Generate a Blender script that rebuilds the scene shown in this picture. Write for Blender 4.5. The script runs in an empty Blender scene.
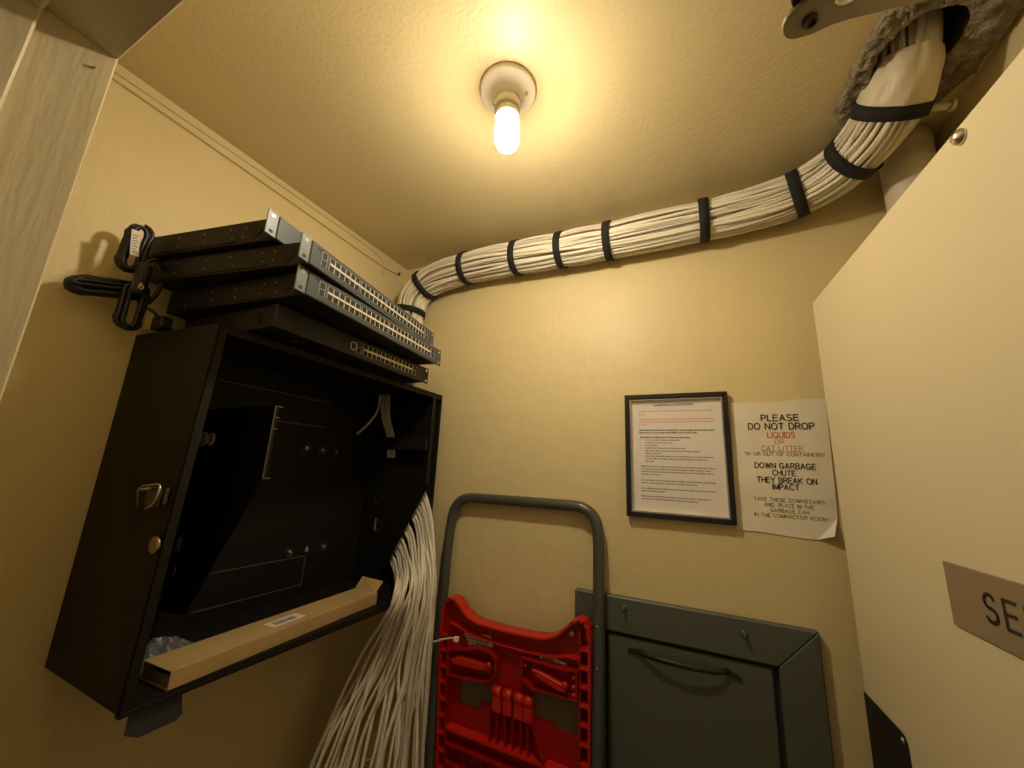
import bpy, bmesh, math, random
from mathutils import Vector, Matrix, noise
random.seed(7)
V = Vector
PI = math.pi
SC = bpy.context.scene
C = SC.collection
Z0 = 1.62                      # eye height: coordinates below are metres from the eye, x right, y into the closet, z up

# ------------------------------------------------------------------ camera, world, exposure
cam_d = bpy.data.cameras.new('camera')
cam = bpy.data.objects.new('camera', cam_d); C.objects.link(cam)
yaw, pit, rol = math.radians(-26.12), math.radians(12.79), math.radians(2.73)
fwd = V((math.sin(yaw)*math.cos(pit), math.cos(yaw)*math.cos(pit), math.sin(pit)))
rt = V((math.cos(yaw), -math.sin(yaw), 0)); up = rt.cross(fwd)
r2 = rt*math.cos(rol)+up*math.sin(rol); u2 = up*math.cos(rol)-rt*math.sin(rol)
M = Matrix((r2, u2, -fwd)).transposed().to_4x4(); M.translation = V((0, 0, Z0))
cam.matrix_world = M
cam_d.sensor_width = 36; cam_d.lens = 36*386.87/1024; cam_d.clip_start = 0.01
SC.camera = cam
w = bpy.data.worlds.new('world'); SC.world = w; w.use_nodes = True
w.node_tree.nodes['Background'].inputs[0].default_value = (1.0, .84, .62, 1)
w.node_tree.nodes['Background'].inputs[1].default_value = 0.14      # dim hallway behind the camera
SC.view_settings.view_transform = 'Standard'; SC.view_settings.look = 'None'
SC.view_settings.gamma = 1; SC.view_settings.use_curve_mapping = False
SC.view_settings.exposure = 0.0
BULB_STRENGTH = 37.0; DOME_STRENGTH = 500.0      # the diffuser dome sends most of the light down and sideways

# ------------------------------------------------------------------ materials
def mat(name, col, rough=.6, metal=0, bump=None, vary=None, emit=None, spec=None, trans=0, alpha=1):
    m = bpy.data.materials.new(name); m.use_nodes = True
    nt = m.node_tree; b = nt.nodes['Principled BSDF']
    b.inputs['Base Color'].default_value = (*col, 1); b.inputs['Roughness'].default_value = rough
    b.inputs['Metallic'].default_value = metal
    if spec is not None: b.inputs['Specular IOR Level'].default_value = spec
    if trans: b.inputs['Transmission Weight'].default_value = trans
    if alpha < 1: b.inputs['Alpha'].default_value = alpha
    tc = nt.nodes.new('ShaderNodeTexCoord')
    if vary:                                    # (scale, second colour, lo, hi)
        n = nt.nodes.new('ShaderNodeTexNoise'); n.inputs['Scale'].default_value = vary[0]; n.inputs['Detail'].default_value = 6
        r = nt.nodes.new('ShaderNodeValToRGB'); r.color_ramp.elements[0].position = vary[2]; r.color_ramp.elements[1].position = vary[3]
        r.color_ramp.elements[0].color = (*vary[1], 1); r.color_ramp.elements[1].color = (*col, 1)
        nt.links.new(tc.outputs['Object'], n.inputs['Vector']); nt.links.new(n.outputs['Fac'], r.inputs['Fac'])
        nt.links.new(r.outputs['Color'], b.inputs['Base Color'])
    if bump:                                    # list of (scale, strength, distance, stretch)
        prev = None
        for sc_, st, dist, stretch in bump:
            mp = nt.nodes.new('ShaderNodeMapping'); mp.inputs['Scale'].default_value = stretch
            n = nt.nodes.new('ShaderNodeTexNoise'); n.inputs['Scale'].default_value = sc_; n.inputs['Detail'].default_value = 4
            bp = nt.nodes.new('ShaderNodeBump'); bp.inputs['Strength'].default_value = st; bp.inputs['Distance'].default_value = dist
            nt.links.new(tc.outputs['Object'], mp.inputs['Vector']); nt.links.new(mp.outputs[0], n.inputs['Vector'])
            nt.links.new(n.outputs['Fac'], bp.inputs['Height'])
            if prev: nt.links.new(prev.outputs[0], bp.inputs['Normal'])
            prev = bp
        nt.links.new(prev.outputs[0], b.inputs['Normal'])
    if emit:
        b.inputs['Emission Color'].default_value = (*emit[0], 1); b.inputs['Emission Strength'].default_value = emit[1]
    return m
U = (1, 1, 1)
M_WALL = mat('wall_paint', (.75, .625, .345), .5, bump=[(9, .3, .012, U), (55, .35, .003, (1, 1, .35))], vary=(5, (.715, .59, .315), .3, .7))
M_CEIL = mat('ceiling_paint', (.70, .58, .325), .42, bump=[(120, .32, .003, U), (7, .2, .012, U)])
M_FRAME = mat('door_frame_paint', (.66, .565, .36), .30, bump=[(45, .8, .003, (1, 1, .12)), (14, .3, .004, (1, 1, .3))])
M_FLOOR = mat('floor_concrete', (.22, .16, .10), .7, bump=[(30, .3, .003, U)], vary=(4, (.16, .12, .08), .3, .7))
M_DOOR = mat('door_paint', (.82, .715, .48), .42, bump=[(5, .12, .004, U)])
M_CEMENT = mat('rough_cement', (.34, .285, .20), .9, bump=[(40, 1, .012, U), (140, 1, .006, U)], vary=(45, (.20, .165, .11), .38, .6))
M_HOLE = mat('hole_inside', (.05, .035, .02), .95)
M_BLACK = mat('cabinet_black_paint', (.0125, .0100, .0075), .55, spec=.22)
M_BLACK_IN = mat('cabinet_black_paint_inside', (.0095, .0080, .0065), .6, spec=.2)
M_SWITCH = mat('switch_black_case', (.0145, .0115, .0095), .5, spec=.25)
M_FACE = mat('switch_blue_grey_face', (.066, .080, .084), .42, .3)
M_FACE_DARK = mat('switch_dark_face', (.013, .0135, .013), .5, .1)
M_EAR = mat('ear_grey_metal', (.17, .185, .19), .42, .4)
M_PORT = mat('port_shield_metal', (.75, .70, .62), .35, .5)
M_PORTHOLE = mat('port_socket_black', (.006, .006, .006), .6)
M_METAL = mat('bright_metal', (.72, .68, .60), .28, 1)
M_DULL = mat('dull_metal', (.38, .34, .25), .38, 1)
M_BRASS = mat('yellowed_zinc', (.40, .33, .17), .4, .9)
M_CABLE = mat('cable_white_jacket', (.82, .76, .62), .45)
M_CABLE2 = mat('cable_grey_jacket', (.60, .55, .45), .5)
M_STRAP = mat('strap_black_fabric', (.012, .012, .013), .85)
M_SLEEVE = mat('sleeve_cream_plastic', (.72, .63, .47), .45, bump=[(22, .7, .006, (1, 1, .35))])
M_PIPE = mat('painted_pipe', (.70, .63, .50), .45, bump=[(20, .3, .003, U)], vary=(18, (.55, .46, .33), .3, .45))
M_CORD = mat('power_cord_rubber', (.010, .010, .011), .35)
M_TAG = mat('white_tag', (.75, .72, .64), .6)
M_TAGINK = mat('printed_grey_ink', (.22, .20, .18), .7)
M_CARD = mat('brown_cardboard', (.50, .35, .155), .75, bump=[(30, .15, .002, U)], vary=(12, (.43, .29, .12), .3, .7))
M_CARD_SHADE = mat('cardboard_end_shade', (.30, .19, .09), .85)  # darkened cardboard, shade inside the open carton end put into its colour
M_BAG = mat('clear_plastic_bag', (.36, .38, .39), .2, trans=.35, bump=[(60, 1, .004, U)])
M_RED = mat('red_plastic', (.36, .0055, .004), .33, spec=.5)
M_RED_LIT = mat('red_plastic_lit', (.60, .018, .007), .33, spec=.5)  # brighter copy of the red plastic; light on raised parts put into colour
M_GREY = mat('grey_green_paint', (.098, .108, .085), .36, bump=[(12, .2, .003, U)])
M_TUBE = mat('grey_tube_enamel', (.085, .092, .078), .25, .2)
M_PLATE = mat('deck_grey_plate', (.16, .13, .08), .6)
M_CHUTE_GAP = mat('chute_dark_gap', (.03, .022, .014), .8)
M_HANDLE = mat('dark_bronze_handle', (.05, .04, .028), .35, .6)
M_PICT = mat('black_frame', (.014, .012, .011), .3)
M_LIP = mat('silver_inner_lip', (.78, .74, .64), .25, .9)
M_PAGE = mat('notice_page', (.82, .75, .69), .6)
M_INK = mat('black_ink', (.035, .03, .028), .7)
M_INK2 = mat('grey_ink', (.17, .15, .14), .7)
M_INKRED = mat('red_ink', (.68, .34, .25), .7)
M_INKORANGE = mat('faded_orange_ink', (.66, .27, .11), .7)
M_PAPER = mat('yellowed_paper', (.86, .80, .66), .65, bump=[(11, .22, .004, U)], vary=(6, (.80, .72, .56), .3, .62))
M_SIGN = mat('brushed_bronze_plate', (.37, .29, .20), .34, .3, bump=[(20, .1, .001, (.05, .05, 12))])
M_KICK = mat('dark_push_plate', (.028, .024, .021), .4, .4)
M_PORCELAIN = mat('porcelain_base', (.88, .81, .66), .3)
M_BULBBASE = mat('bulb_collar', (.72, .66, .56), .3)
M_BULB = mat('glowing_bulb', (1, .9, .7), .4, emit=((1, .855, .62), BULB_STRENGTH))
M_DOME = mat('glowing_dome', (1, .9, .7), .4, emit=((1, .855, .62), DOME_STRENGTH))
M_ARM = mat('closer_arm_metal', (.27, .23, .165), .38, .6)
M_RUBBER = mat('black_rubber', (.012, .012, .012), .7)
M_SCUFF = mat('bare_plaster_scuff', (.66, .55, .38), .9)

# ------------------------------------------------------------------ builders
MATX = {}
class B:
    def __init__(s): s.bm = bmesh.new(); s.mi = 0
    def _tag(s, faces):
        for f in faces: f.material_index = s.mi
    def box(s, lo, hi, bev=0, mx=None, seg=1):
        lo, hi = V(lo), V(hi); t = bmesh.new()
        bmesh.ops.create_cube(t, size=1)
        for v in t.verts: v.co = V(((lo[i]+hi[i])/2 + v.co[i]*(hi[i]-lo[i]) for i in range(3)))
        if bev > 0:
            bev = min(bev, min(abs(hi[i]-lo[i]) for i in range(3))*.45)
            bmesh.ops.bevel(t, geom=t.edges[:], offset=bev, segments=seg, affect='EDGES', profile=.5)
        s.merge(t, mx); return s
    def merge(s, t, mx=None):
        if mx is not None: t.transform(mx)
        mp = {v: s.bm.verts.new(v.co) for v in t.verts}
        for f in t.faces:
            try:
                nf = s.bm.faces.new([mp[v] for v in f.verts]); nf.material_index = s.mi; nf.smooth = f.smooth
            except ValueError: pass
        t.free()
    def tube(s, pts, r, n=8, cap=True, closed=False, up=None):
        pts = [V(p) for p in pts]; N = len(pts)
        rr = r if callable(r) else (lambda i: r)
        rings = []; nrm = None
        for i, p in enumerate(pts):
            a = pts[(i-1) % N] if (closed or i > 0) else pts[i]; b = pts[(i+1) % N] if (closed or i < N-1) else pts[i]
            t = (b-a).normalized()
            if nrm is None:
                nrm = t.orthogonal().normalized() if up is None else (V(up)-t*V(up).dot(t)).normalized()
            else:
                nrm = (nrm-t*nrm.dot(t)); nrm = nrm.normalized() if nrm.length > 1e-6 else t.orthogonal().normalized()
            bi = t.cross(nrm)
            rad = rr(i); ra, rb = rad if isinstance(rad, tuple) else (rad, rad)
            rings.append([s.bm.verts.new(p+nrm*math.cos(2*PI*k/n)*ra+bi*math.sin(2*PI*k/n)*rb) for k in range(n)])
        for i in range(N if closed else N-1):
            A, Bq = rings[i], rings[(i+1) % N]
            for k in range(n):
                f = s.bm.faces.new((A[k], A[(k+1) % n], Bq[(k+1) % n], Bq[k])); f.smooth = n > 4; f.material_index = s.mi
        if cap and not closed:
            for q in (rings[0][::-1], rings[-1]):
                f = s.bm.faces.new(q); f.material_index = s.mi
        return s
    def cyl(s, a, b, r, n=20, r2=None, smooth=True):
        a, b = V(a), V(b); r2 = r if r2 is None else r2
        t = (b-a).normalized(); x = t.orthogonal().normalized(); y = t.cross(x)
        R = [[s.bm.verts.new(p+x*math.cos(2*PI*k/n)*q+y*math.sin(2*PI*k/n)*q) for k in range(n)] for p, q in ((a, r), (b, r2))]
        for k in range(n):
            f = s.bm.faces.new((R[0][k], R[0][(k+1) % n], R[1][(k+1) % n], R[1][k])); f.smooth = smooth; f.material_index = s.mi
        for q in (R[0][::-1], R[1]):
            f = s.bm.faces.new(q); f.material_index = s.mi
        return s
    def lathe(s, prof, o, ax=(0, 0, 1), n=32, cap=True):
        ax = V(ax).normalized(); x = ax.orthogonal().normalized(); y = ax.cross(x); o = V(o); R = []
        for r, h in prof:
            R.append([s.bm.verts.new(o+ax*h+(x*math.cos(2*PI*k/n)+y*math.sin(2*PI*k/n))*max(r, 1e-4)) for k in range(n)])
        for i in range(len(R)-1):
            for k in range(n):
                f = s.bm.faces.new((R[i][k], R[i][(k+1) % n], R[i+1][(k+1) % n], R[i+1][k])); f.smooth = True; f.material_index = s.mi
        if cap:
            for q in (R[0][::-1], R[-1]):
                f = s.bm.faces.new(q); f.material_index = s.mi
        return s
    def prism(s, poly, ax, lo, hi, bev=0):
        """poly in the two remaining axes (in x,y,z order), extruded along axis ax from lo to hi"""
        def mk(p, h):
            q = list(p); q.insert(ax, h); return V(q)
        t = bmesh.new()
        A = [t.verts.new(mk(p, lo)) for p in poly]; D = [t.verts.new(mk(p, hi)) for p in poly]
        n = len(poly)
        for k in range(n): t.faces.new((A[k], A[(k+1) % n], D[(k+1) % n], D[k]))
        t.faces.new(A[::-1]); t.faces.new(D)
        bmesh.ops.recalc_face_normals(t, faces=t.faces[:])
        if bev: bmesh.ops.bevel(t, geom=t.edges[:], offset=bev, segments=1, affect='EDGES')
        s.merge(t); return s
    def quadplate(s, pts, thick):
        """a thin sheet bounded by a closed polygon in any plane, given thickness vector"""
        th = V(thick); A = [s.bm.verts.new(V(p)) for p in pts]; D = [s.bm.verts.new(V(p)+th) for p in pts]; n = len(pts)
        fs = [s.bm.faces.new((A[k], A[(k+1) % n], D[(k+1) % n], D[k])) for k in range(n)]
        fs += [s.bm.faces.new(A[::-1]), s.bm.faces.new(D)]; s._tag(fs); return s
    def build(s, name, mats, parent=None, recalc=True):
        if not isinstance(mats, (list, tuple)): mats = [mats]
        if recalc: bmesh.ops.recalc_face_normals(s.bm, faces=s.bm.faces[:])
        me = bpy.data.meshes.new(name)
        o = bpy.data.objects.new(name, me)
        if parent is not None:
            s.bm.transform(MATX[parent.name].inverted()); o.parent = parent; MATX[o.name] = MATX[parent.name]
        else:
            cs = [v.co for v in s.bm.verts]
            lo = V((min(c[i] for c in cs) for i in range(3))); hi = V((max(c[i] for c in cs) for i in range(3)))
            og = V(((lo.x+hi.x)/2, (lo.y+hi.y)/2, lo.z)); s.bm.transform(Matrix.Translation(-og))
            o.location = og+V((0, 0, Z0)); MATX[o.name] = Matrix.Translation(og)
        s.bm.to_mesh(me); s.bm.free()
        for m in mats: me.materials.append(m)
        C.objects.link(o); return o
def thing(name, label, cat, loc, rz=0, group=None, kind=None):
    o = bpy.data.objects.new(name, None); C.objects.link(o); o.empty_display_size = .05
    o.location = V(loc)+V((0, 0, Z0)); o.rotation_euler = (0, 0, rz)
    MATX[o.name] = Matrix.Translation(V(loc)) @ Matrix.Rotation(rz, 4, 'Z')
    return tag(o, label, cat, group, kind)
def tag(o, label=None, cat=None, group=None, kind=None):
    if label: o['label'] = label
    if cat: o['category'] = cat
    if group: o['group'] = group
    if kind: o['kind'] = kind
    return o
def struct(o, label=None): 
    o['kind'] = 'structure'
    if label: o['label'] = label
    return o
def text_bm(txt, width, height, bold=0.0, sp=1.0):
    """flat letters, lower left at origin, scaled to width x cap height, x right / y up"""
    cu = bpy.data.curves.new('t', 'FONT'); cu.body = txt; cu.size = 1; cu.offset = bold; cu.space_character = sp; cu.resolution_u = 3
    ob = bpy.data.objects.new('t', cu); C.objects.link(ob)
    dg = bpy.context.evaluated_depsgraph_get(); me = bpy.data.meshes.new_from_object(ob.evaluated_get(dg))
    bm = bmesh.new(); bm.from_mesh(me); bpy.data.objects.remove(ob); bpy.data.meshes.remove(me); bpy.data.curves.remove(cu)
    xs = [v.co.x for v in bm.verts]; x0, x1 = min(xs), max(xs)
    for v in bm.verts: v.co = V(((v.co.x-x0)/(x1-x0)*width, v.co.y/.73*height, 0))
    return bm
def _arc(cx, cy, rx, ry, a0, a1, n=14): return [(cx+rx*math.cos(math.radians(a0+(a1-a0)*k/n)), cy+ry*math.sin(math.radians(a0+(a1-a0)*k/n))) for k in range(n+1)]
GL = {'A': (.74, [[(0, 0), (.37, 1), (.74, 0)], [(.13, .34), (.61, .34)]]), 'B': (.64, [[(0, 0), (0, 1), (.34, 1)]+_arc(.36, .765, .24, .235, 90, -90)+[(0, .53)], [(.36, .53)]+_arc(.38, .265, .26, .265, 90, -90)+[(0, 0)]]),
      'C': (.72, [_arc(.40, .5, .40, .5, 42, 318, 22)]), 'D': (.68, [[(0, 0), (0, 1), (.28, 1)]+_arc(.28, .5, .40, .5, 90, -90, 18)+[(0, 0)]]),
      'E': (.60, [[(.6, 1), (0, 1), (0, 0), (.6, 0)], [(0, .52), (.54, .52)]]), 'F': (.58, [[(.58, 1), (0, 1), (0, 0)], [(0, .52), (.50, .52)]]), 'G': (.80, [_arc(.41, .5, .41, .5, 42, 330, 22)+[(.78, .42), (.42, .42)]]),
      'H': (.66, [[(0, 0), (0, 1)], [(.66, 0), (.66, 1)], [(0, .52), (.66, .52)]]), 'I': (.04, [[(.02, 0), (.02, 1)]]), 'K': (.66, [[(0, 0), (0, 1)], [(.64, 1), (0, .38)], [(.2, .57), (.66, 0)]]),
      'L': (.52, [[(0, 1), (0, 0), (.52, 0)]]), 'M': (.78, [[(0, 0), (0, 1), (.39, .06), (.78, 1), (.78, 0)]]), 'N': (.68, [[(0, 0), (0, 1), (.68, 0), (.68, 1)]]),
      'O': (.82, [_arc(.41, .5, .41, .5, 0, 360, 26)]), 'P': (.60, [[(0, 0), (0, 1), (.33, 1)]+_arc(.34, .74, .26, .26, 90, -90)+[(0, .48)]]),
      'Q': (.82, [_arc(.41, .5, .41, .5, 0, 360, 26), [(.5, .22), (.8, -.06)]]), 'R': (.64, [[(0, 0), (0, 1), (.36, 1)]+_arc(.38, .755, .25, .245, 90, -90)+[(0, .51)], [(.34, .51), (.66, 0)]]),
      'S': (.62, [_arc(.31, .75, .28, .25, 25, 270, 16)+_arc(.31, .25, .31, .25, 90, -155, 16)]), 'T': (.66, [[(0, 1), (.66, 1)], [(.33, 1), (.33, 0)]]),
      'U': (.66, [[(0, 1), (0, .32)]+_arc(.33, .32, .33, .32, 180, 360)+[(.66, 1)]]), 'V': (.70, [[(0, 1), (.35, 0), (.70, 1)]]), 'W': (.98, [[(0, 1), (.25, 0), (.49, 1), (.73, 0), (.98, 1)]]),
      'Y': (.70, [[(0, 1), (.35, .46), (.70, 1)], [(.35, .46), (.35, 0)]]), '.': (.06, [[(.03, .0), (.03, .07)]]), '"': (.20, [[(.0, 1), (.02, .72)], [(.18, 1), (.16, .72)]]), ' ': (.30, [])}
def letters(txt, width, height, wt, gap=.24):
    """sans-serif capitals drawn as even strokes, lower left at origin, in the x / z plane facing -y"""
    x = 0; segs = []
    for ch in txt:
        w_, st = GL[ch]; segs += [[(x+a, c) for a, c in q] for q in st]; x += w_+gap
    k = width/(x-gap); b_ = B(); h2 = height*wt/2
    for q in segs:
        P2 = [V((a*k, c*height)) for a, c in q]
        for a, c in zip(P2, P2[1:]):
            d_ = c-a
            if d_.length < 1e-9: continue
            d_.normalize(); n_ = V((-d_.y, d_.x)); a2, c2 = a-d_*h2*.5, c+d_*h2*.5
            f = b_.bm.faces.new([b_.bm.verts.new((p_.x, 0, p_.y)) for p_ in (a2-n_*h2, c2-n_*h2, c2+n_*h2, a2+n_*h2)])
    return b_
def lin(a, b, t): return V(a)+(V(b)-V(a))*t
def catmull(P, n):
    P = [V(p) for p in P]; P = [P[0]*2-P[1]]+P+[P[-1]*2-P[-2]]; out = []
    for i in range(1, len(P)-2):
        a, b, c, d = P[i-1:i+3]
        for k in range(n):
            t = k/n
            out.append(.5*((2*b)+(c-a)*t+(2*a-5*b+4*c-d)*t*t+(3*b-a-3*c+d)*t**3))
    out.append(P[-2]); return out

# ------------------------------------------------------------------ room
LX, RX, BY, CZ, FZ = -.983, .49, 1.04, .741, -Z0
FY = .095                      # inner face of the doorway wall
HX, HY, HR = .372, .752, .058  # hole in the ceiling
struct(B().box((LX-.1, -.15, FZ), (LX, BY+.1, CZ+.1)).build('wall_left', M_WALL))
struct(B().box((LX-.1, BY, FZ), (RX+.1, BY+.1, CZ+.1)).build('wall_back', M_WALL))
struct(B().box((RX, -.15, FZ), (RX+.1, BY, CZ+.1)).build('wall_right', M_WALL))
b = B()
b.box((LX, -.02, FZ), (-.515, FY, CZ)); b.box((-.515, -.02, .395), (.315, FY, CZ)); b.box((.315, -.02, FZ), (RX, FY, CZ))
struct(b.build('wall_front', M_WALL))
struct(B().box((-2.2, -2.6, FZ-.1), (1.6, BY+.1, FZ)).build('floor', M_FLOOR))
# ceiling slab with the real hole for the cables
bm = bmesh.new(); n = 32
ring = [V((HX+HR*math.cos(2*PI*k/n)*1.0, HY+HR*1.28*math.sin(2*PI*k/n), CZ)) for k in range(n)]
x0, x1, y0, y1 = LX-.1, RX+.1, -.15, BY+.1
def edge_pt(a):
    dx, dy = math.cos(a), math.sin(a); t = 9
    if dx > 1e-9: t = min(t, (x1-HX)/dx)
    if dx < -1e-9: t = min(t, (x0-HX)/dx)
    if dy > 1e-9: t = min(t, (y1-HY)/dy)
    if dy < -1e-9: t = min(t, (y0-HY)/dy)
    return (HX+dx*t, HY+dy*t)
angs = sorted([2*PI*k/n for k in range(n)]+[math.atan2(y-HY, x-HX) % (2*PI) for x in (x0, x1) for y in (y0, y1)])
q = B()
for i in range(len(angs)):
    a, c = angs[i], angs[(i+1) % len(angs)]
    ia = V((HX+HR*math.cos(a), HY+HR*1.28*math.sin(a), 0)); ic = V((HX+HR*math.cos(c), HY+HR*1.28*math.sin(c), 0))
    oa, oc = edge_pt(a), edge_pt(c)
    P4 = [ia, V((*oa, 0)), V((*oc, 0)), ic]
    lo = [q.bm.verts.new((p.x, p.y, CZ)) for p in P4]; hi = [q.bm.verts.new((p.x, p.y, CZ+.16)) for p in P4]
    q.mi = 0; q._tag([q.bm.faces.new(lo), q.bm.faces.new(hi[::-1]), q.bm.faces.new((lo[1], lo[2], hi[2], hi[1]))])
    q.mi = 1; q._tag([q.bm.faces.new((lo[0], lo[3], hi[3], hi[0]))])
bmesh.ops.remove_doubles(q.bm, verts=q.bm.verts[:], dist=1e-5)
bm.free()
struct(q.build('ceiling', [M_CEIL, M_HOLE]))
# hallway ceiling beyond the doorway keeps the closet's surroundings closed above
# door frame: rabbet + stop on the left, the head and the right
def jamb(x, s):
    b = B(); b.box((min(x, x-s*.03), -.13, FZ), (max(x, x-s*.03), FY+.003, .38+(.02)), .0015)
    b.box((min(x+s*.012, x), -.12, FZ), (max(x+s*.012, x), .047, .38), .002); return b
struct(jamb(-.501, 1).build('trim_1', M_FRAME))
struct(jamb(.315, -1).build('trim_2', M_FRAME))
b = B().box((-.501, -.13, .38), (.315, FY+.003, .41), .0015); b.box((-.489, -.12, .366), (.303, .047, .38), .002)
struct(b.build('trim_3', M_FRAME))
t = B(); t.cyl((-.5012, .085, .356), (-.4985, .085, .356), .0013, 10)
tag(t.build('nail', M_LIP), 'small bare nail head in the painted door jamb at upper left', 'nail')
# scuffs of bare plaster under the cabinet on the left wall
for k, (yy, zz, L_, a_) in enumerate([(.47, -.475, .05, -.9), (.50, -.47, .035, -1.1), (.36, -.52, .07, -1.2), (.385, -.50, .05, -1.3)]):
    pass

# ------------------------------------------------------------------ ceiling light
t = thing('ceiling_lampholder', 'round cream porcelain lampholder screwed flat to the ceiling', 'light fitting', (-.306, .544, CZ))
B().lathe([(.0555, 0), (.0555, -.006), (.052, -.010), (.034, -.014), (.027, -.02), (.0255, -.032)], (-.306, .544, CZ)).build('base', M_PORCELAIN, t)
B().lathe([(.0250, -.028), (.0262, -.044), (.0245, -.049), (.019, -.049)], (-.306, .544, CZ)).build('socket', M_PORCELAIN, t)
for dx, dy in ((-.034, .006), (.036, .01)):
    o = B().lathe([(.0042, -.008), (.0042, -.0145), (.002, -.0165)], (-.306+dx, .544+dy, CZ), n=12).build('screw', M_METAL, t)
t = thing('light_bulb', 'glowing tubular white light bulb hanging base up in the ceiling lampholder', 'light bulb', (-.306, .544, CZ-.045))
B().lathe([(.013, -.04), (.0205, -.050), (.0232, -.057), (.0240, -.068), (.020, -.069)], (-.306, .544, CZ)).build('collar', M_BULBBASE, t)
B().lathe([(.0185, -.0655), (.0215, -.075), (.0235, -.092), (.0235, -.116)], (-.306, .544, CZ)).build('globe', M_BULB, t)
B().lathe([(.0235, -.116), (.0230, -.122), (.021, -.129), (.0165, -.136), (.011, -.1395), (.004, -.1415)], (-.306, .544, CZ)).build('dome', M_DOME, t)
t.rotation_euler = (0, math.radians(-3), 0)          # the bulb sits slightly crooked in its socket

# ------------------------------------------------------------------ thin wires along the top of the left wall
wx = LX+.003
pts = catmull([(wx, .10, .718), (wx, .3, .7205), (wx, .5, .7235), (wx, .7, .7245), (wx, .84, .7225), (wx, .89, .716), (wx, .915, .702), (wx, .918, .680), (wx, .918, .655)], 6)
tag(B().tube(pts, .0022, 6).build('painted_wire', M_WALL), 'upper painted-over wire along the left wall, bending down near the corner', 'wire')
pts = catmull([(wx, .10, .703), (wx, .3, .7015), (wx, .5, .698), (wx, .7, .693), (wx, .86, .689), (wx, .95, .692), (wx, .985, .697)], 6)
tag(B().tube(pts, .0022, 6).build('painted_wire', mat('wire_grey_paint', (.58, .46, .27), .5)), 'lower thin wire along the left wall, ending at the nail by the corner', 'wire')
b = B(); b.cyl((LX, .988, .697), (LX+.012, .988, .697), .002, 8); b.lathe([(.0055, 0), (.0055, .002), (.002, .003)], (LX+.011, .988, .697), (1, 0, 0), 12)
tag(b.build('nail', M_HANDLE), 'dark nail in the left wall just under the ceiling corner', 'nail')

# ------------------------------------------------------------------ wall-mounted rack cabinet
CX, CY0, CY1, CB, CT = -.728, .325, .990, -.345, .226
cab = thing('rack_cabinet', 'open black steel rack cabinet mounted on the left wall', 'cabinet', ((LX+CX)/2, (CY0+CY1)/2, CB))
T = .0025
def rack(b_):                                   # the open left front corner is pushed slightly inward at the top
    for v_ in b_.bm.verts:
        c_ = v_.co; fx = max(0, min(1, (c_.x-LX)/(CX-LX))); fz = max(0, min(1, (c_.z-CB)/(CT-CB))); fy = max(0, min(1, 1-(c_.y-CY0)/.6))
        c_.y += .017*fx*fz*fy
    return b_
b = B(); b.box((LX+.001, CY0, CB), (CX, CY0+T, CT), .0006); b.box((CX-.002, CY0, CB), (CX, CY0+.015, CT), .0006)
rack(b).build('left_side_panel', M_BLACK, cab)
b = B(); b.box((LX+.001, CY1-T, CB), (CX, CY1, CT), .0006); b.box((CX-.002, CY1-.006, CB), (CX, CY1, CT), .0006)
b.build('right_side_panel', M_BLACK, cab)
b = B(); b.box((LX+.001, CY0+T, CT-T), (CX, CY1-T, CT), .0006); b.box((CX-.002, CY0+.015, CT-.016), (CX, CY1-.006, CT-T), .0006)
rack(b).build('top_panel', M_BLACK, cab)
b = B(); b.box((LX+.001, CY0+T, CB), (CX, CY1-T, CB+T), .0006); b.box((CX-.002, CY0+.015, CB+T), (CX, CY1-.006, CB+.006)); b.box((CX-.012, CY0+T, CB-.007), (CX, CY1-T, CB), .001)
b.build('bottom_tray', M_BLACK, cab)
back = B().box((LX+.001, CY0+T, CB+T), (LX+.006, CY1-T, CT-T)).build('back_panel', M_BLACK_IN, cab)
bx = LX+.006
M_LINE = mat('pale_edge_line', (.10, .088, .07), .4)  # paler tone for the thin panel seams and rail edges
def groove(p):
    bb = B()
    for a, c in p: bb.box((bx, min(a[0], c[0])-.0009, min(a[1], c[1])-.0009), (bx+.0016, max(a[0], c[0])+.0009, max(a[1], c[1])+.0009))
    return bb
groove([((.482, .173), (.776, .173)), ((.60, .100), (.776, .100))]).build('upper_knockout_seam', M_LINE, back)
groove([((.524, -.318), (.776, -.318)), ((.776, -.318), (.776, -.246)), ((.54, -.246), (.776, -.246))]).build('lower_knockout_seam', M_LINE, back)
for yy, zz, r in ((.725, .038, .0135), (.776, .036, .0125), (.725, -.229, .013), (.827, -.229, .013)):
    bb = B(); bb.mi = 0; bb.lathe([(r, 0), (r, .003), (r*.86, .004), (r*.8, .0022), (r*.35, .0022)], (bx, yy, zz), (1, 0, 0), 20)
    bb.mi = 1; bb.lathe([(r*.33, .001), (r*.33, .006), (r*.2, .0075)], (bx, yy, zz), (1, 0, 0), 12)
    bb.build('mounting_bolt', [mat('bolt_washer_dark', (.06, .055, .05), .35, .7), M_METAL], cab)
for yy, zz in ((.829, .034), (.777, -.229)):
    bb = B(); bb.prism([(yy-.005, zz-.002), (yy-.004, zz-.006), (yy, zz-.008), (yy+.004, zz-.006), (yy+.005, zz-.002), (yy+.0015, zz+.006), (yy, zz+.009), (yy-.0015, zz+.006)], 0, bx, bx+.001)
    bb.build('keyhole_slot', M_DULL if zz > 0 else M_LIP, cab)
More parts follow.
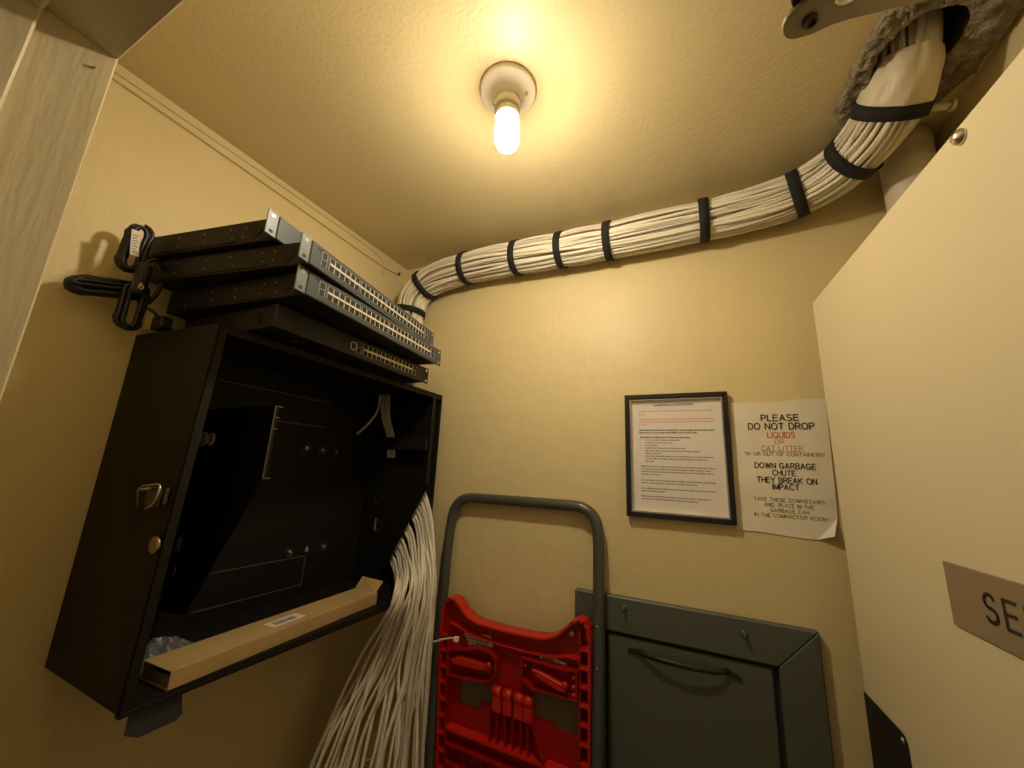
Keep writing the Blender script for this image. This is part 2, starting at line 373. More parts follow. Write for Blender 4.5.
# rack brackets: vertical rail at the front, cut back diagonally to the wall below
for gy, flip in ((.470, 1), (.957, -1)):
    poly = [(LX+.007, .103), (-.737, .105), (-.737, -.035), (-.895, -.292), (LX+.007, -.30)] if flip > 0 else \
           [(LX+.007, .222), (-.727, .222), (-.727, -.048), (-.862, -.300), (-.885, CB+.003), (LX+.007, CB+.003)]
    bb = B(); bb.prism(poly, 1, gy-.001, gy+.0015)
    g = bb.build('rack_bracket', M_BLACK_IN, cab)
    zt = .105 if flip > 0 else .222; zb = -.035 if flip > 0 else -.048; xr = poly[1][0]
    bb = B(); lo, hi = sorted((gy, gy+.014*flip)); bb.box((xr-.0015, lo, zb), (xr, gy+(hi-gy)*.45 if flip > 0 else hi, zt), .0004)
    bb.build('rail', M_BLACK, g)
    if flip > 0:
        for zz in (.103, .082, .060, -.033):
            B().box((xr-.001, gy+.001, zz-.0011), (xr+.0012, gy+(.013 if zz > .09 or zz < .0 else .010), zz+.0011)).build('rail_slot_edge', M_LINE, g)
        B().box((xr-.0006, gy-.0018, -.034), (xr+.0006, gy+.0004, .104)).build('pale_rail_edge', M_LINE, g)
        for xx, zz, r, mm in ((-.962, .038, .016, M_LIP), (-.932, .038, .0135, M_LIP), (-.949, -.092, .021, M_BLACK), (-.957, -.172, .017, M_BLACK), (-.968, -.225, .012, M_DULL)):
            bb = B(); bb.lathe([(r, 0), (r, .0022), (r*.8, .0030), (r*.74, .0015), (r*.3, .0015)], (xx, gy-.001, zz), (0, -1, 0), 24)
            bb.build('knockout_disc', mm if mm is not M_LIP else mat('pale_disc', (.85, .80, .65), .5), g)
        bb = B(); bb.box((-.956, gy-.012, -.186), (-.951, gy-.003, -.158), .001); bb.box((-.972, gy-.010, -.172), (-.953, gy-.004, -.165), .001)
        bb.build('wing_clip', M_METAL, g)
    else:
        B().box((-.972, gy-.032, .050), (xr+.001, gy-.022, .088), .001).build('cable_retainer_bar', M_BLACK, g)
        B().cyl((-.742, gy-.0035, .118), (-.742, gy-.001, .118), .0022, 10).build('rivet', M_LIP, g)
        for xx, zz in ((-.917, -.100), (-.905, -.180)):
            bb = B(); bb.lathe([(.020, 0), (.020, .002), (.017, .003), (.0155, .0012), (.006, .0012)], (xx, gy-.001, zz), (0, -1, 0), 24)
            bb.build('knockout_disc', M_BLACK, g)
        B().box((-.912, gy-.007, -.196), (-.908, gy-.002, -.158), .001).build('clip', M_METAL, g)
# hardware on the left side
for xx, zz in ((-.7375, .130), (-.7365, .100)):
    rack(B().cyl((xx, CY0-.0006, zz), (xx, CY0+.0005, zz), .0036, 14)).build('screw_hole', M_PORTHOLE, cab)
la = rack(B().box((-.800, CY0-.005, -.079), (-.757, CY0, -.049), .002)).build('latch_plate', mat('latch_dark_metal', (.10, .085, .07), .4, .6), cab)
bb = B(); yy = CY0-.012
bb.tube([(-.822, yy+.006, -.084), (-.820, yy, -.055), (-.808, yy, -.047), (-.795, yy, -.045), (-.762, yy, -.041), (-.753, yy, -.044), (-.751, yy, -.052), (-.753, yy, -.066), (-.762, yy, -.078), (-.775, yy, -.083), (-.795, yy+.006, -.087)], .0018, 6)
bb.tube([(-.820, yy, -.055), (-.80, yy, -.052), (-.784, yy, -.050)], .0022, 6)
for v_ in bb.bm.verts: v_.co.x = -.776+(v_.co.x+.785)*.86; v_.co.z = -.064+(v_.co.z+.065)*.86
rack(bb).build('wire_bail', M_METAL, la)
rack(B().box((-.746, CY0-.006, -.074), (-.740, CY0, -.048), .002)).build('catch', mat('catch_metal', (.13, .11, .09), .4, .6), cab)
bb = B(); bb.lathe([(.0125, 0), (.0125, .003), (.011, .0045), (.004, .005)], (-.742, CY0, -.131), (0, -1, 0), 22); bb.box((-.743, CY0-.0056, -.139), (-.741, CY0-.0045, -.123))
rack(bb).build('lock_cylinder', M_BRASS, cab)
bb = B(); bb.prism([(.343, CB-.008), (.343, CB-.034), (.360, CB-.044), (.404, CB-.044), (.411, CB-.037), (.405, CB-.008)], 0, CX-.010, CX-.007)
bb.build('mounting_tab', mat('tab_grey_black', (.035, .04, .045), .5), cab)

# loose white strands dropping from a slot in the cabinet top
t = thing('cabinet_cable_strand', 'short bunch of white strands hanging inside the black cabinet from a top slot', 'cable', (-.9, .94, .05))
rs = random.Random(3)
B().box((-.938, .905, .2195), (-.885, .945, .2232)).build('slot_edge', M_LIP, t)
for k in range(5):
    x = -.925+.008*k; e = -.893+.0065*k
    B().tube(catmull([(x, .925+.004*(k % 3), .222), (lin((x,), (e,), .3)[0] if 0 else x*.6+e*.4, .93, .15), (e, .944, .088), (e+.006, .946, .045), (e+.008, .946, .026)], 5), .0028, 6).build('strand', M_CABLE2, t)
B().tube(catmull([(-.925, .92, .222), (-.922, .915, .17), (-.935, .90, .13), (-.96, .88, .092)], 6), .0036, 6).build('strand', M_CABLE2, t)

# ------------------------------------------------------------------ cardboard box and plastic bag in the tray
BZ0, BZ1 = CB+T+.0006, -.315
fl, fr = V((-.7335, .383, 0)), V((-.760, .832, 0)); dl = (fr-fl).normalized(); dn = V((-dl.y, dl.x, 0)); WD = .074
def bp(s_, w_, z_): p = fl+dl*s_+dn*w_; return V((p.x, p.y, z_))
Lb = (fr-fl).length; th = .0022
t = thing('cardboard_box', 'long flat brown cardboard carton lying in the bottom of the black cabinet', 'box', bp(Lb/2, WD/2, BZ0))
def slab(s0, s1, w0, w1, z0, z1, bev=.0008):
    mx = Matrix.Translation(fl) @ Matrix(((dl.x, dn.x, 0, 0), (dl.y, dn.y, 0, 0), (0, 0, 1, 0), (0, 0, 0, 1)))
    bb = B(); bb.box((s0, w0, z0), (s1, w1, z1), bev, mx); return bb
s = slab(0, Lb, 0, WD, BZ1-th, BZ1); s.box((0, 0, BZ0), (Lb, th, BZ1-th/2), .0008, Matrix.Translation(fl) @ Matrix(((dl.x, dn.x, 0, 0), (dl.y, dn.y, 0, 0), (0, 0, 1, 0), (0, 0, 0, 1))))
mxb = Matrix.Translation(fl) @ Matrix(((dl.x, dn.x, 0, 0), (dl.y, dn.y, 0, 0), (0, 0, 1, 0), (0, 0, 0, 1)))
s.box((0, WD-th, BZ0), (Lb, WD, BZ1-th/2), .0008, mxb); s.box((0, th, BZ0), (Lb, WD-th, BZ0+th), 0, mxb)
s.build('carton_body', M_CARD, t)
# right flap; a darker plate carries the shade of the open left end
bb = B(); bb.quadplate([bp(Lb-.003, .004, BZ1-.001), bp(Lb-.003, WD-.002, BZ1-.001), bp(Lb+.022, WD, BZ1+.022), bp(Lb+.026, .008, BZ1+.018)], (0, 0, .002)); bb.build('end_piece', M_CARD, t)
bb = B(); bb.box((.002, th, BZ0+th), (.004, WD-th, BZ1-.009), 0, mxb); bb.build('end_piece', M_CARD_SHADE, t)
st = slab(.178, .252, .018, .048, BZ1, BZ1+.0006, 0).build('shipping_label', M_TAG, t)
rs = random.Random(5); bb = B(); x = .190
while x < .238:
    wv = rs.choice((.0012, .002, .003)); bb.box((x, .024, BZ1+.0006), (x+wv, .037, BZ1+.0009), 0, mxb); x += wv+rs.choice((.0012, .0018))
bb.box((.190, .039, BZ1+.0006), (.238, .041, BZ1+.0009), 0, mxb)
bb.build('barcode', M_TAGINK, st)
bb = B(); NX, NY = 16, 14
gv = []
for i in range(NX):
    row = []
    for j in range(NY):
        x = -.93+.11*i/(NX-1); y = .385+.10*j/(NY-1)
        e = math.sin(PI*i/(NX-1))*math.sin(PI*j/(NY-1))
        z = CB+.005+e*.017+noise.noise(V((x*70, y*70, 1)))*.018*(e+.2)
        row.append(bb.bm.verts.new((x+noise.noise(V((x*50, y*50, 5)))*.006, y, max(z, CB+.004))))
    gv.append(row)
for i in range(NX-1):
    for j in range(NY-1): bb.bm.faces.new((gv[i][j], gv[i+1][j], gv[i+1][j+1], gv[i][j+1]))
r_ = bmesh.ops.solidify(bb.bm, geom=bb.bm.faces[:], thickness=.0006)
tag(bb.build('plastic_bag', M_BAG), 'crumpled clear plastic bag behind the carton in the cabinet tray', 'plastic bag')

# ------------------------------------------------------------------ network switches
def switch(label, cx, cy, z, deg, depth, kind):
    t = thing('network_switch', label, 'network switch', (cx, cy, z), math.radians(-deg), 'rack switches stacked on the cabinet')
    Mx = MATX[t.name]
    def bb_(): return B()
    def fin(b_, name, m, par=None):
        b_.bm.transform(Mx); return b_.build(name, m, par or t)
    H = .044; hw = .2195
    case = bb_(); case.box((-depth, -hw, .0), (-.006, hw, H), .0012)
    case.box((-depth+.02, -hw-.0004, H-.0035), (-.05, -hw+.001, H-.002)); 
    case.box((-depth+.01, -hw-.0014, .0045), (-.09, -hw+.001, .0058))
    c = fin(case, 'case', M_SWITCH)
    rs = random.Random(int(z*1000))
    if kind != '24':
        for xx in (-.075, -.105, -.175, -.235, -.31):
            if -xx > depth-.02: continue
            for zz in (.013, .031):
                s_ = bb_(); s_.lathe([(.0018, 0), (.0018, .0008), (.001, .0012)], (xx+rs.uniform(-.006, .006), -hw, zz), (0, -1, 0), 8)
                fin(s_, 'side_screw', M_DULL, c)
    s_ = bb_(); s_.lathe([(.011, 0), (.011, .001), (.0095, .0015), (.009, .0006), (.003, .0006)], (-.047, -hw, H/2), (0, -1, 0), 18); fin(s_, 'side_fastener', M_SWITCH, c)
    s_ = bb_()
    s_.box((-.032, -hw-.0016, .003), (-.006, -hw, H-.004), .0006); 
    if kind != '24': fin(s_, 'ear_flange', M_SWITCH, c)
    else: s_.bm.free()
    # front panel
    fm = M_FACE if kind in ('48a', '48b', 'blank') else M_FACE_DARK
    p = bb_(); p.box((-.006, -hw, .0), (0, hw, H), .0012)
    fp = fin(p, 'front_panel', fm)
    # ears with two slots each, cut as recessed dark ovals
    for s in ((-1, 1) if kind != '24' else (1,)):
        e = bb_(); w0, w1 = sorted((s*(hw+.0012), s*.2415))
        e.box((-.0035, w0, .0), (-.001, w1, H), .0006)
        ear = fin(e, 'rack_ear', M_EAR if s < 0 else fm)
        for zz in (.0075, H-.0075):
            sl = bb_(); sl.tube([(-.0008, (w0+w1)/2-.003*1, zz), (-.0006, (w0+w1)/2+.003, zz)], .0001, 4); sl.bm.clear()
            n_ = 14; prof = []
            for k in range(n_):
                a = 2*PI*k/n_; yy = (w0+w1)/2+.0042*math.cos(a)+(.0018 if math.cos(a) > 0 else -.0018)*0; prof.append((yy, zz+.0032*math.sin(a)))
            sl.prism(prof, 0, -.0045, -.0007)
            fin(sl, 'ear_slot', M_PORTHOLE if (s < 0 and zz < .02) else M_LIP, ear)
    for yy in (-.15, .15):
        for xx in (-.04, -depth+.04):
            ft = bb_(); ft.cyl((xx, yy, -.004), (xx, yy, 0), .008, 12); fin(ft, 'rubber_foot', M_RUBBER)
    # ports
    def port_mesh(w_, h_):
        q_ = B(); fw = .0012
        q_.mi = 0
        q_.box((0, -w_/2, -h_/2), (.0006, w_/2, -h_/2+fw*.25)); q_.box((0, -w_/2, h_/2-fw*.25), (.0006, w_/2, h_/2))
        q_.box((0, -w_/2, -h_/2+fw), (.0008, -w_/2+fw*.65, h_/2-fw)); q_.box((0, w_/2-fw*.65, -h_/2+fw), (.0008, w_/2, h_/2-fw))
        q_.mi = 1; q_.box((-.0002, -w_/2+fw*.65, -h_/2+fw*.25), (.0003, w_/2-fw*.65, h_/2-fw*.25))
        me = bpy.data.meshes.new('ethernet_port'); q_.bm.to_mesh(me); q_.bm.free()
        me.materials.append(M_PORT); me.materials.append(M_PORTHOLE); return me
    def place(me, yy, zz, nm='ethernet_port'):
        o = bpy.data.objects.new(nm, me); C.objects.link(o); o.parent = fp; o.location = (0.0001, yy, zz); MATX[o.name] = MATX[fp.name]
    if kind in ('48a', '48b', '24'):
        pw, ph = .0136, .0135
        me = port_mesh(pw, ph)
        # console port pair
        start = -.170 if kind != '24' else -.004
        place(me, start-.019, .030, 'console_port'); place(me, start-.019, .0165, 'console_port')
        if kind != '24':
            d = bb_(); d.box((0, -.205, .035), (.0006, -.193, .0385)); fin(d, 'vent_mark', M_PORTHOLE, fp)
        else:
            d = bb_(); d.tube([(.001, start-.036+.008*math.cos(a), .022+.009*math.sin(a)) for a in [2*PI*k/16 for k in range(16)]], .0014, 5, closed=True); fin(d, 'ring_mark', M_PORT, fp)
        ncol = 24 if kind != '24' else 12
        for k in range(ncol):
            yy = start+k*pw*1.06+(k//6)*.0045
            place(me, yy, .0300); place(me, yy, .0165)
        bar = bb_(); yend = start+(ncol-1)*pw*1.06+((ncol-1)//6)*.0045
        bar.box((.0006, start-pw*.5, .0213), (.0018, yend+pw*.5, .0254)); fin(bar, 'shield_strip', M_PORT, fp)
        if True:
            for k in range(2): place(me, yend+(.020 if kind != '24' else .016), .030-.0135*k, 'uplink_port')
    return t
def rear_socket(t, depth):
    Mx = MATX[t.name]; b_ = B(); b_.box((-depth-.003, -.19, .010), (-depth, -.16, .034), .001); b_.bm.transform(Mx); b_.build('power_inlet', M_PORTHOLE, t)
s1 = switch('topmost black switch, plain grey front mostly hidden by the switch under it', -.680, .571, .374, -10.2, .320, 'blank')
s2 = switch('second switch from the top, blue-grey face with two long rows of ports', -.615, .594, .326, -10.4, .378, '48a')
s3 = switch('third switch from the top, reaching nearest the back wall, two long rows of ports', -.614, .609, .278, -6.5, .365, '48b')
s4 = switch('lowest switch, lying on the cabinet top, short port rows only at its right half', -.673, .613, .230, -2.4, .280, '24')
for s_, d_ in ((s1, .320), (s2, .378), (s3, .365)): rear_socket(s_, d_)

# ------------------------------------------------------------------ coiled power cords behind the switches
def coil(o, a, b_, half, wid, n, r, seed, drift):
    """n flattened loops, long axis a, short axis b_, drifting along the third axis"""
    rs = random.Random(seed); a = V(a).normalized(); b_ = V(b_).normalized(); c = a.cross(b_); pts = []
    N = n*20
    for i in range(N+1):
        an = 2*PI*i/20; k = i/20
        ha = half*(1+.06*math.sin(k*2.1+seed)); wb = wid*(.75+.25*math.sin(k*1.7+seed))
        ca = math.cos(an); sb = math.sin(an)
        ca = math.copysign(abs(ca)**.75, ca); sb = math.copysign(abs(sb)**.7, sb)
        pts.append(V(o)+a*(ha*ca)+b_*(wb*sb*(1.0 if abs(ca) > .5 else .8))+c*(drift*(k/n-.5)+rs.uniform(-.001, .001)))
    return pts
t = thing('power_cord', 'black power cord coiled flat, sticking out sideways left of the switches', 'power cord', (-.945, .26, .28))
B().tube(coil((-.945, .262, .290), (0, 1, .28), (0, -.15, 1), .050, .0165, 5, .0036, 1, .018), .0044, 7).build('cord', M_CORD, t)
B().tube(coil((-.937, .258, .291), (0, 1, .28), (0, -.15, 1), .050, .008, 3, .0036, 6, .010), .0036, 7).build('inner_loops', M_CORD, t)
t = thing('power_cord', 'black power cord hanging in upright loops beside the switches, with white tag', 'power cord', (-.935, .29, .23))
B().tube(coil((-.925, .272, .372), (0, .04, 1), (0, 1, -.04), .044, .019, 4, .0036, 2, .018), .0037, 7).build('cord', M_CORD, t)
B().tube(coil((-.925, .290, .262), (0, .02, 1), (0, 1, -.1), .040, .021, 4, .0036, 4, .018), .0037, 7).build('lower_loops', M_CORD, t)
B().tube(catmull([(-.915, .283, .34), (-.91, .300, .36), (-.918, .318, .345), (-.93, .322, .31), (-.93, .312, .28)], 6), .0038, 7).build('cord_tail', M_CORD, t)
b = B(); b.box((-.012, -.006, -.024), (-.0112, .006, .024)); bmx = Matrix.Translation((-.895, .265, .374)) @ Matrix.Rotation(math.radians(8), 4, 'X'); b.bm.transform(bmx)
tg = b.build('tag', M_TAG, t)
b = B()
for k in range(7): b.box((-.0111, -.0042, -.018+k*.0052), (-.0108, .0042-.002*(k % 2), -.0162+k*.0052))
b.bm.transform(bmx); b.build('tag_print', M_TAGINK, tg)
pl = B(); pl.box((-.914, .275, .280), (-.896, .297, .345), .008, seg=3); pl.build('plug', M_CORD, t)
b = B(); b.tube([(-.895, .2855+.0030*math.cos(a), .2945+.0032*math.sin(a)) for a in [2*PI*k/12 for k in range(12)]], .0011, 5, closed=True); b.tube([(-.895, .2827, .2958), (-.895, .2832, .300), (-.895, .2862, .3015)], .0009, 5)
b.build('plug_mark', M_TAG, t)
t = thing('power_cord', 'thin black power cord curling at the back of the lower switches', 'power cord', (-.93, .33, .24))
B().tube(catmull([(-.955, .318, .288), (-.95, .300, .292), (-.935, .305, .275), (-.925, .322, .265), (-.93, .34, .25), (-.94, .36, .245)], 6), .0034, 7).build('cord', M_CORD, t)
B().box((-.952, .330, .236), (-.915, .352, .262), .004, seg=2).build('plug', M_CORD, t)
B().box((-.925, .312, .2285), (-.9245+.001, .322, .262), 0).build('tag', M_CARD, t)

# ------------------------------------------------------------------ big cable bundle under the ceiling
bundle = thing('cable_bundle', 'thick bundle of white cables strapped along the back wall under the ceiling', 'cable bundle', (-.2, .985, .59))
path = catmull([(-.905, .985, .30), (-.903, .985, .42), (-.898, .985, .52), (-.880, .985, .590), (-.825, .983, .632), (-.74, .983, .652), (-.60, .984, .658), (-.485, .984, .655),
                (-.34, .984, .650), (-.20, .984, .647), (.04, .984, .647), (.15, .983, .650), (.235, .972, .658), (.300, .935, .669), (.337, .880, .681), (.356, .826, .698), (.366, .788, .730), (.370, .768, .775), (.372, .757, .84), (.374, .752, .90)], 8)
def frames(P):
    out = []; nrm = None
    for i in range(len(P)):
        a = P[max(i-1, 0)]; c = P[min(i+1, len(P)-1)]; tt = (c-a).normalized()
        if nrm is None: nrm = V((0, -1, 0)); nrm = (nrm-tt*nrm.dot(tt)).normalized()
        else: nrm = (nrm-tt*nrm.dot(tt)).normalized()
        out.append((P[i], tt, nrm, tt.cross(nrm)))
    return out
FR = frames(path); NP = len(path)
def near(p): 
    p = V(p); return min(range(NP), key=lambda i: (path[i]-p).length)
straps = [near(p) for p in ((-.897, .985, .530), (-.845, .985, .622), (-.671, .984, .655), (-.485, .984, .655), (-.34, .984, .650), (-.20, .984, .647), (.041, .984, .647), (.232, .973, .658), (.322, .908, .672), (.357, .823, .699))]
def brad(i):
    k = 1.0
    for s_ in straps: k -= .045*math.exp(-((i-s_)/2.0)**2)
    grow = 1+.06*min(1, max(0, (i-100)/30)) if path[i].z < .70 else 1.06-.26*min(1, (path[i].z-.70)/.05)
    return .0470*k*grow
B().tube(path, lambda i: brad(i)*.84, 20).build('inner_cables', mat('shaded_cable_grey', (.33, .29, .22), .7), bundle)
rs = random.Random(11)
for layer, cnt, rr, cr in ((0, 33, 1.0, .0041), (1, 30, .94, .0040)):
    for k in range(cnt):
        ph = 2*PI*(k+rs.uniform(-.25, .25))/cnt; f1, f2 = rs.uniform(.03, .07), rs.uniform(.08, .14); p1, p2 = rs.uniform(0, 6), rs.uniform(0, 6)
        A1, A2 = rs.uniform(.12, .34), rs.uniform(.03, .10); ro = rs.uniform(-.002, .0028)
        pts = []
        for i in range(0, NP):
            c, tt, n_, bi = FR[i]
            a = ph+A1*math.sin(i*f1+p1)+A2*math.sin(i*f2+p2)
            lift = .0022*math.sin(i*.11+p2*2)
            rad = brad(i)*rr+ro*(1-max(math.exp(-((i-s_)/1.6)**2) for s_ in straps))+lift*.6
            pts.append(c+(n_*math.cos(a)+bi*math.sin(a))*rad)
        B().tube(pts, cr, 6).build('cable', M_CABLE if rs.random() < .8 else M_CABLE2, bundle)
def band(i0, width, rad, mat_, tilt=None, name='strap'):
    c, tt, n_, bi = FR[i0]
    if tilt is not None: tt = (tt+V(tilt)).normalized(); n_ = (n_-tt*n_.dot(tt)).normalized(); bi = tt.cross(n_)
    b_ = B(); nseg = 32; R = []
    prof = [(-width/2, rad-.001), (-width/2, rad+.0022), (width/2, rad+.0022), (width/2, rad-.001)]
    for k in range(nseg):
        a = 2*PI*k/nseg; wob = 1+.012*math.sin(3*a+i0)
        R.append([b_.bm.verts.new(c+tt*h+(n_*math.cos(a)+bi*math.sin(a))*r*wob) for h, r in prof])
    for k in range(nseg):
        for j in range(4):
            f = b_.bm.faces.new((R[k][j], R[k][(j+1) % 4], R[(k+1) % nseg][(j+1) % 4], R[(k+1) % nseg][j])); f.smooth = j in (1, 3)
    return b_.build(name, mat_, bundle)
for q_, i in enumerate(straps):
    band(i, .023 if q_ > 5 else .0195, brad(i)+(.0072 if q_ < 9 else .0098), M_STRAP, (-.06, .04, .12) if q_ == 9 else None)
# cream sleeve between the last strap and the hole
i0 = straps[-1]; seg = [i for i in range(i0+1, NP) if path[i].z < .752]
b = B(); R = []; nseg = 48
for j, i in enumerate(seg):
    c, tt, n_, bi = FR[i]; row = []
    for k in range(nseg):
        a = 2*PI*k/nseg; wr = .0016*math.sin(a*7+j*.35)+.0012*math.sin(a*13-j*.5)+.0016*noise.noise(V((math.cos(a)*3, math.sin(a)*3, j*.4)))
        row.append(b.bm.verts.new(c+(n_*math.cos(a)+bi*math.sin(a))*(brad(i)+.0066+wr)))
    R.append(row)
for j in range(len(R)-1):
    for k in range(nseg):
        f = b.bm.faces.new((R[j][k], R[j][(k+1) % nseg], R[j+1][(k+1) % nseg], R[j+1][k])); f.smooth = True
b.build('wrap_sleeve', M_SLEEVE, bundle)
# cement collar around the hole
b = B(); out = [(.281, .846), (.283, .80), (.286, .75), (.292, .70), (.306, .655), (.335, .62), (.38, .60), (.43, .605), (.468, .63), (.487, .68), (.488, .74), (.487, .80), (.476, .85), (.458, .895), (.425, .93), (.39, .95), (.355, .945), (.325, .925), (.30, .89)]
n = 120
def outr(a):
    best = None; d = V((math.cos(a), math.sin(a)))
    for k in range(len(out)):
        p, q_ = V(out[k])-V((HX, HY)), V(out[(k+1) % len(out)])-V((HX, HY)); e = q_-p
        den = d.x*e.y-d.y*e.x
        if abs(den) < 1e-9: continue
        t_ = (p.x*e.y-p.y*e.x)/den; u_ = (p.x*d.y-p.y*d.x)/den
        if t_ > 0 and -1e-6 <= u_ <= 1+1e-6: best = t_
    return best
R = []
for k in range(n):
    a = 2*PI*k/n; ro = outr(a)+.004*noise.noise(V((math.cos(a)*6, math.sin(a)*6, 0))); row = []
    for j in range(9):
        u_ = j/8; r = HR*.97*math.hypot(math.cos(a), 1.2*math.sin(a))*(1-u_)+ro*u_; x, y = HX+r*math.cos(a), HY+r*math.sin(a)
        dz = (.012 if 0 < j < 8 else (.006 if j == 0 else .0))*(1+.9*noise.noise(V((x*38, y*38, 3)))+.8*noise.noise(V((x*110, y*110, 7))))
        row.append(b.bm.verts.new((min(x, RX-.001), y, CZ-.0005-dz)))
    R.append(row)
for k in range(n):
    for j in range(8):
        f = b.bm.faces.new((R[k][j], R[k][j+1], R[(k+1) % n][j+1], R[(k+1) % n][j])); f.smooth = True
    b.bm.faces.new((R[k][8], V_ := b.bm.verts.new((R[k][8].co.x, R[k][8].co.y, CZ+.0005)), R[(k+1) % n][8])) if False else None
tag(b.build('cement_collar', M_CEMENT), 'rough grey cement patch ringing the cable hole in the ceiling', 'cement patch')
# bolt sticking out past the strap, pipe in the corner
b = B(); b.cyl((.400, .842, .690), (.448, .850, .687), .0065, 14); b.cyl((.444, .849, .6872), (.450, .850, .687), .010, 14)
tag(b.build('anchor_pin', mat('pin_paint', (.62, .55, .42), .5)), 'short pale pin poking out right of the uppermost black strap', 'pin')
b = B(); b.lathe([(.043, FZ+.001), (.043, .70), (.0445, .705), (.0445, CZ)], (.432, .985, 0), n=40)
tag(b.build('vertical_pipe', M_PIPE), 'off-white painted vertical pipe in the back right corner', 'pipe')

# ------------------------------------------------------------------ cables spilling out of the cabinet
spill = thing('hanging_cable_bunch', 'fan of loose white cables spilling down from the cabinet corner', 'cables', (-.8, .93, -.9))
rs = random.Random(21)
NS = 42
for k in range(NS):
    u = (k+rs.uniform(-.4, .4))/(NS-1); u = min(max(u, 0), 1)
    if k < 30: u = rs.betavariate(.9, 1.0)
    # emerges along the diagonal cut between bracket and side panel, drapes over the front lip, fans down
    dzz = (1-u)**.9
    ex = -.760-.05*dzz+rs.uniform(-.006, .006)
    top = V((-.90+rs.uniform(-.03, .03), .974+rs.uniform(-.006, .006), .14))
    lean = dzz; tt = dzz*.86+rs.uniform(-.05, .03); tt = max(tt, 0)
    p2 = V((-.724-.125*tt, .9665+.012*u*(1-tt), -.132-.185*tt))
    p1 = V((p2.x-.045+rs.uniform(-.01, .005), .974+rs.uniform(-.005, .006), p2.z+.085))
    p3 = V((-.708+.048*u+rs.uniform(-.018, .010), .972-.02*u-.135*dzz+rs.uniform(-.006, .004), -.315+rs.uniform(-.02, .02)))
    p4 = V((-.705+.072*u-.090*lean+rs.uniform(-.035, .008), .965-.030*u-.095*lean+rs.uniform(-.025, .004), -.49))
    p5 = V((-.705+.098*u-.145*lean+rs.uniform(-.04, .006), .955-.030*u-.150*lean+rs.uniform(-.02, .0), -.66))
    p6 = V((-.70+.105*u-.175*lean+rs.uniform(-.04, .01), .945-.030*u-.180*lean+rs.uniform(-.03, .0), -.88))
    for p_ in (p3, p4, p5, p6):
        if p_.x > -.672: p_.y = min(p_.y, .942)
    p7 = p6+V((rs.uniform(-.05, .01), rs.uniform(-.05, .0), -.35+rs.uniform(-.1, .15)))
    B().tube(catmull([top, p1, p2, p3, p4, p5, p6, p7], 7), .0044 if k % 3 else .0037, 6).build('cable', M_CABLE if rs.random() < .7 else M_CABLE2, spill)
B().tube(catmull([(-.72, .94, -.70), (-.80, .88, -.715), (-.88, .85, -.73), (-.93, .86, -.745)], 6), .002, 6).build('cable_end', M_CABLE2, spill)
b = B()
pts = catmull([(-.672, .924, -.439), (-.645, .926, -.434), (-.615, .940, -.425), (-.590, .952, -.422)], 8)
b.tube(pts, lambda i: (.0016, .0035), 8)
b.tube([(-.695+.028*math.cos(a), .940+.030*math.sin(a), -.448+.004*math.sin(a)) for a in [2*PI*k/20 for k in range(20)]], lambda i: (.0014, .003), 6, closed=True)
b.box((-.596, .944, -.430), (-.583, .955, -.418), .002)
tag(b.build('zip_tie', M_CABLE), 'white zip tie strapping the loose cables to the red deck', 'zip tie')

# ------------------------------------------------------------------ red platform truck stood on end against the wall
tr = thing('platform_truck', 'folded red platform trolley with grey tube handle leaning at the back wall', 'hand truck', (-.46, .99, FZ))
DK = 1.0667                                     # deck drawn 375 mm wide, built 400 mm wide
def deck_place(b_): 
    for v_ in b_.bm.verts: v_.co.x += max(0, -.36-v_.co.z)*.07*(-.23-v_.co.x)/.382     # narrows towards its foot
    for v_ in b_.bm.verts: v_.co = V((-.448+(v_.co.x+.42)*DK, .992+(v_.co.y-.93), -.3307+(v_.co.z+.31)*DK))
    return b_
def leg(x, z):                                  # the handle leans: its top bar rests on the wall, the feet stand further out
    y = 1.022
    for _ in range(4): y = 1.020+(z*y/1.022+.08)*.09
    return (x*y/1.022, y, z*y/1.022)
foot = lambda x, y: (x, y, FZ+.12)
loop = catmull([(-.612, .90, FZ+.12), leg(-.692, -.98), leg(-.690, -.42), leg(-.685, -.21), leg(-.681, -.158)], 5)
loop += catmull([leg(*q_) for q_ in ((-.678, -.132), (-.670, -.111), (-.653, -.092), (-.632, -.083), (-.598, -.080), (-.455, -.079), (-.307, -.079), (-.277, -.084), (-.257, -.097), (-.246, -.116), (-.241, -.143))], 6)
loop += catmull([leg(-.240, -.19), leg(-.2415, -.42), leg(-.2455, -.64), leg(-.2455, -.98), (-.222, .90, FZ+.12)], 5)
h = B().tube(loop, .0142, 14).build('handle', M_TUBE, tr)
for zz in (-.338, -.42):
    B().lathe([(.0035, 0), (.0035, .0012), (.0015, .002)], (leg(-.242, zz)[0], leg(-.242, zz)[1]-.0142, zz), (0, -1, 0), 10).build('rivet', M_DULL, h)
Yf, Yb = .897, .936
prof = [(-.612, -1.12), (-.612, -.42), (-.607, -.345), (-.601, -.325), (-.588, -.314), (-.572, -.316), (-.558, -.325), (-.545, -.338), (-.525, -.350), (-.500, -.3555), (-.430, -.3575), (-.370, -.3565), (-.331, -.353), (-.306, -.342), (-.288, -.326), (-.272, -.310), (-.256, -.3025), (-.243, -.305), (-.235, -.318), (-.231, -.340), (-.230, -.45), (-.230, -1.12)]
b = B(); b.prism(prof, 1, .925, .9285)
